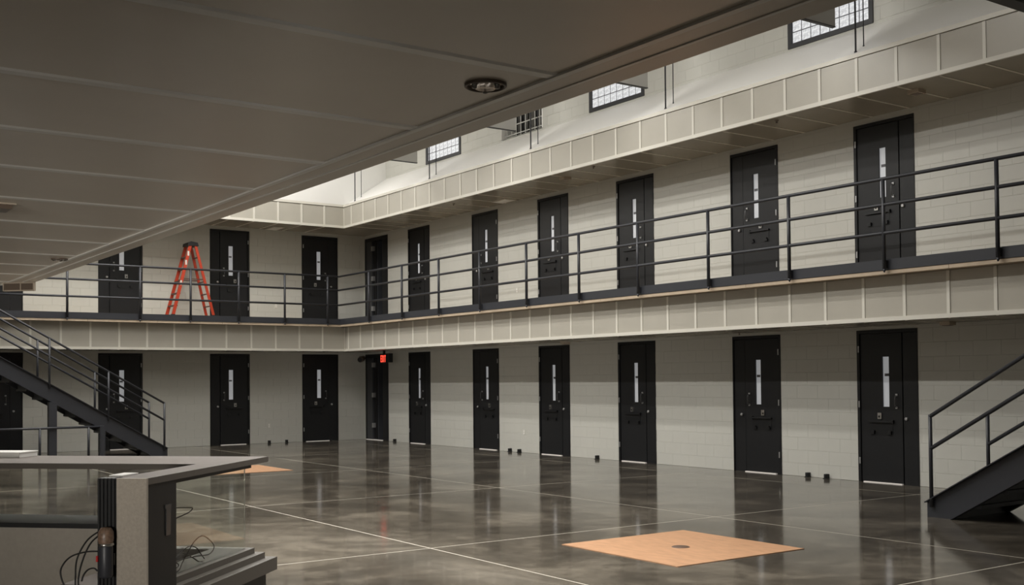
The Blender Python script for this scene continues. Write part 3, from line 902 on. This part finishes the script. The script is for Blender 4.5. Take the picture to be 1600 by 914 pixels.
# end pillar: pale end face, dark sides
cb(1.17, 1.50, 0.005, 0.155, 0.0, LZ - 0.0325).build('pillar', 'black', cnt)
cb(1.5005, 1.52, -0.006, 0.161, 0.0, LZ + 0.0005).build('pillar_face', 'laminate', cnt)
cb(1.245, 1.295, -0.001, 0.0045, 0.745, 0.89).box(1.235, 1.305, -0.0045, 0.001, 0.89, 0.91).build('reflection_strip', 'reflection_grey', cnt)  # thin plate shaped and coloured as a reflection on the dark side
# ribbed black column
cb(1.44, 1.515, 0.1615, 0.268, 0.0, LZ).build('ribbed_column', 'black', cnt)
for k in range(5):
    bb = 0.170 + k * 0.021
    cb(1.5155, 1.525, bb, bb + 0.011, 0.0, LZ).build('rib', 'rubber', cnt)
# stepped knee wall under the glass
cb(0.14, 1.16, 0.06, 0.16, 0.0, 0.455).build('side_knee_wall', 'desk_edge', cnt)
cb(0.06, 0.14, 0.06, 3.2, 0.0, 0.455).build('far_knee_wall', 'desk_edge', cnt)
for lo, hi, z0, z1, nm in ((0.035, 0.30, 0.4555, 0.49, 'upper_step'), (-0.015, 0.06, 0.418, 0.455, 'middle_step'), (-0.075, 0.06, 0.335, 0.4175, 'lower_step')):
    b = cb(lo, 1.51 if nm != 'upper_step' else 1.165, lo, hi, z0, z1)
    b.box(lo, max(hi, lo + 0.07) if nm != 'upper_step' else 0.14, -3.2, -hi - 0.0005, z0, z1)
    b.build(nm, 'stepped', cnt)
cb(-0.02, 1.50, -0.02, 0.0045, 0.0, 0.334).build('base_panel', 'black', cnt)
# inner cabinet below the far counter
cb(0.16, 0.55, 0.60, 3.2, 0.0, 0.67).build('inner_cabinet', 'cabinet', cnt)
cb(0.15, 0.56, 0.59, 3.2, 0.6705, 0.70).build('cabinet_top', 'rubber', cnt)
cb(0.95, 1.42, 0.30, 0.54, 0.465, 0.495).build('inner_shelf', 'counter', cnt)
cb(1.0, 1.35, 0.34, 0.50, 0.0, 0.4645).build('shelf_pedestal', 'desk_edge', cnt)

def desk_thing(name, label, cat, a, b, z, rz=0.0):
    return thing(name, label, cat, (KX + (a - b) * S2, KY - (a + b) * S2, z), -math.pi / 4 + rz)
t = desk_thing('radio_handset', 'dark handset with mottled tan head clipped upright on the ribbed black column', 'handset', 1.567, 0.194, 0.565)
MB().lathe([(0.0, 0.0), (0.030, 0.0), (0.036, 0.012), (0.036, 0.155), (0.033, 0.165)], (0, 0, 0), 20).build('body', 'steel', t)
MB().lathe([(0.037, 0.163), (0.040, 0.166), (0.040, 0.174), (0.037, 0.177)], (0, 0, 0), 20).build('collar', 'chrome', t)
MB().lathe([(0.036, 0.176), (0.040, 0.20), (0.038, 0.235), (0.026, 0.255), (0.0, 0.260)], (0, 0, 0), 20).build('head', 'handset_tan', t)
MB().box(0.020, 0.034, -0.036, -0.026, 0.085, 0.115).build('button', 'redmark', t)
MB().box(-0.040, -0.025, -0.03, 0.03, 0.06, 0.12).build('clip', 'black', t)
t = desk_thing('paper_stack', 'flat white box lying on the far counter top at the left edge', 'box', 0.0, 1.95, LZ)
MB().box(-0.10, 0.10, -0.42, 0.28, 0.0005, 0.03).build('box', 'paper', t)
MB().box(-0.105, 0.105, -0.425, 0.285, 0.030, 0.036).build('lid', 'paper', t)
t = desk_thing('white_card', 'small white card on the ledge beside the pillar top', 'card', 1.33, 0.225, LZ - 0.002)
MB().box(-0.07, 0.09, -0.035, 0.045, 0.003, 0.010).build('card', 'paper', t)
MB().box(-0.02, 0.03, -0.05, -0.02, -0.02, 0.003).build('clip', 'paper', t)

def curve_cable(name, label, pts, r, m, group):
    """smooth cable through local counter points (a, b, z)"""
    P = [Vector((a, -b, z)) for a, b, z in pts]
    out = []
    n = len(P)
    for i in range(n - 1):
        p0, p1, p2, p3 = P[max(i - 1, 0)], P[i], P[i + 1], P[min(i + 2, n - 1)]
        for k in range(8):
            u = k / 8
            out.append(0.5 * ((2 * p1) + (p2 - p0) * u + (2 * p0 - 5 * p1 + 4 * p2 - p3) * u * u + (3 * p1 - p0 - 3 * p2 + p3) * u ** 3))
    out.append(P[-1])
    o = MB().tube(out, r, 6).build(name, m)
    o.location = (KX, KY, 0); o.rotation_euler = (0, 0, -math.pi / 4)
    return tag(o, label, 'cable', group)
G1, G2 = 'black cables beside the ribbed column', 'dark cables behind the glass'
curve_cable('cable', 'black cable in the tall outer arc left of the ribbed column', [(1.46, 0.27, 0.80), (1.46, 0.36, 0.74), (1.46, 0.42, 0.64), (1.46, 0.43, 0.54), (1.46, 0.43, 0.40)], 0.0045, 'cable', G1)
curve_cable('cable', 'black cable in the slightly lower inner arc beside the tall one', [(1.44, 0.27, 0.785), (1.44, 0.35, 0.725), (1.44, 0.40, 0.63), (1.44, 0.425, 0.53), (1.44, 0.42, 0.42)], 0.0045, 'cable', G1)
curve_cable('cable', 'black cable in the wide low loop farthest left of the ribbed column', [(1.48, 0.27, 0.685), (1.48, 0.36, 0.68), (1.48, 0.45, 0.65), (1.48, 0.50, 0.59), (1.48, 0.495, 0.53), (1.48, 0.46, 0.47)], 0.0045, 'cable', G1)
curve_cable('cable', 'short black cable hump at the foot of the ribbed column', [(1.50, 0.28, 0.585), (1.50, 0.30, 0.60), (1.50, 0.335, 0.59), (1.50, 0.36, 0.56), (1.50, 0.37, 0.53)], 0.0045, 'cable', G1)
CB = 0.0034
curve_cable('cable', 'dark cable bent into the highest wide loop low behind the side glass', [(1.08, 0.105, 0.497), (0.957, 0.105, 0.497), (0.902, 0.109, 0.531), (0.822, 0.113, 0.579), (0.728, 0.117, 0.631), (0.619, 0.121, 0.647), (0.507, 0.125, 0.605), (0.44, 0.129, 0.554), (0.503, 0.133, 0.52), (0.688, 0.137, 0.535), (0.85, 0.141, 0.541), (1.05, 0.141, 0.53)], CB, 'cable_brown', G2)
curve_cable('cable', 'dark cable sloping down to the sill across the tangle behind the side glass', [(1.08, 0.105, 0.62), (0.98, 0.105, 0.603), (0.866, 0.109, 0.578), (0.762, 0.113, 0.541), (0.68, 0.117, 0.505), (0.62, 0.121, 0.4955)], CB, 'cable_brown', G2)
curve_cable('cable', 'dark cable in the lower middle arch of the tangle behind the side glass', [(1.08, 0.15, 0.497), (0.968, 0.146, 0.53), (0.878, 0.147, 0.565), (0.749, 0.149, 0.60), (0.641, 0.151, 0.58), (0.568, 0.153, 0.53), (0.521, 0.155, 0.4955)], CB, 'cable_brown', G2)
curve_cable('cable', 'dark cable curled in the small left loop of the tangle behind the side glass', [(1.08, 0.165, 0.61), (0.98, 0.165, 0.60), (0.914, 0.166, 0.552), (0.83, 0.167, 0.51), (0.86, 0.168, 0.4965), (0.925, 0.170, 0.517), (0.87, 0.172, 0.565), (0.766, 0.174, 0.582)], CB, 'cable_brown', G2)
curve_cable('cable', 'dark cable forming a small loop halfway up behind the side glass', [(1.08, 0.105, 0.86), (0.979, 0.105, 0.855), (0.865, 0.109, 0.844), (0.765, 0.113, 0.83), (0.789, 0.117, 0.811), (0.865, 0.121, 0.80), (0.94, 0.125, 0.793), (1.08, 0.125, 0.78)], CB, 'cable_brown', G2)
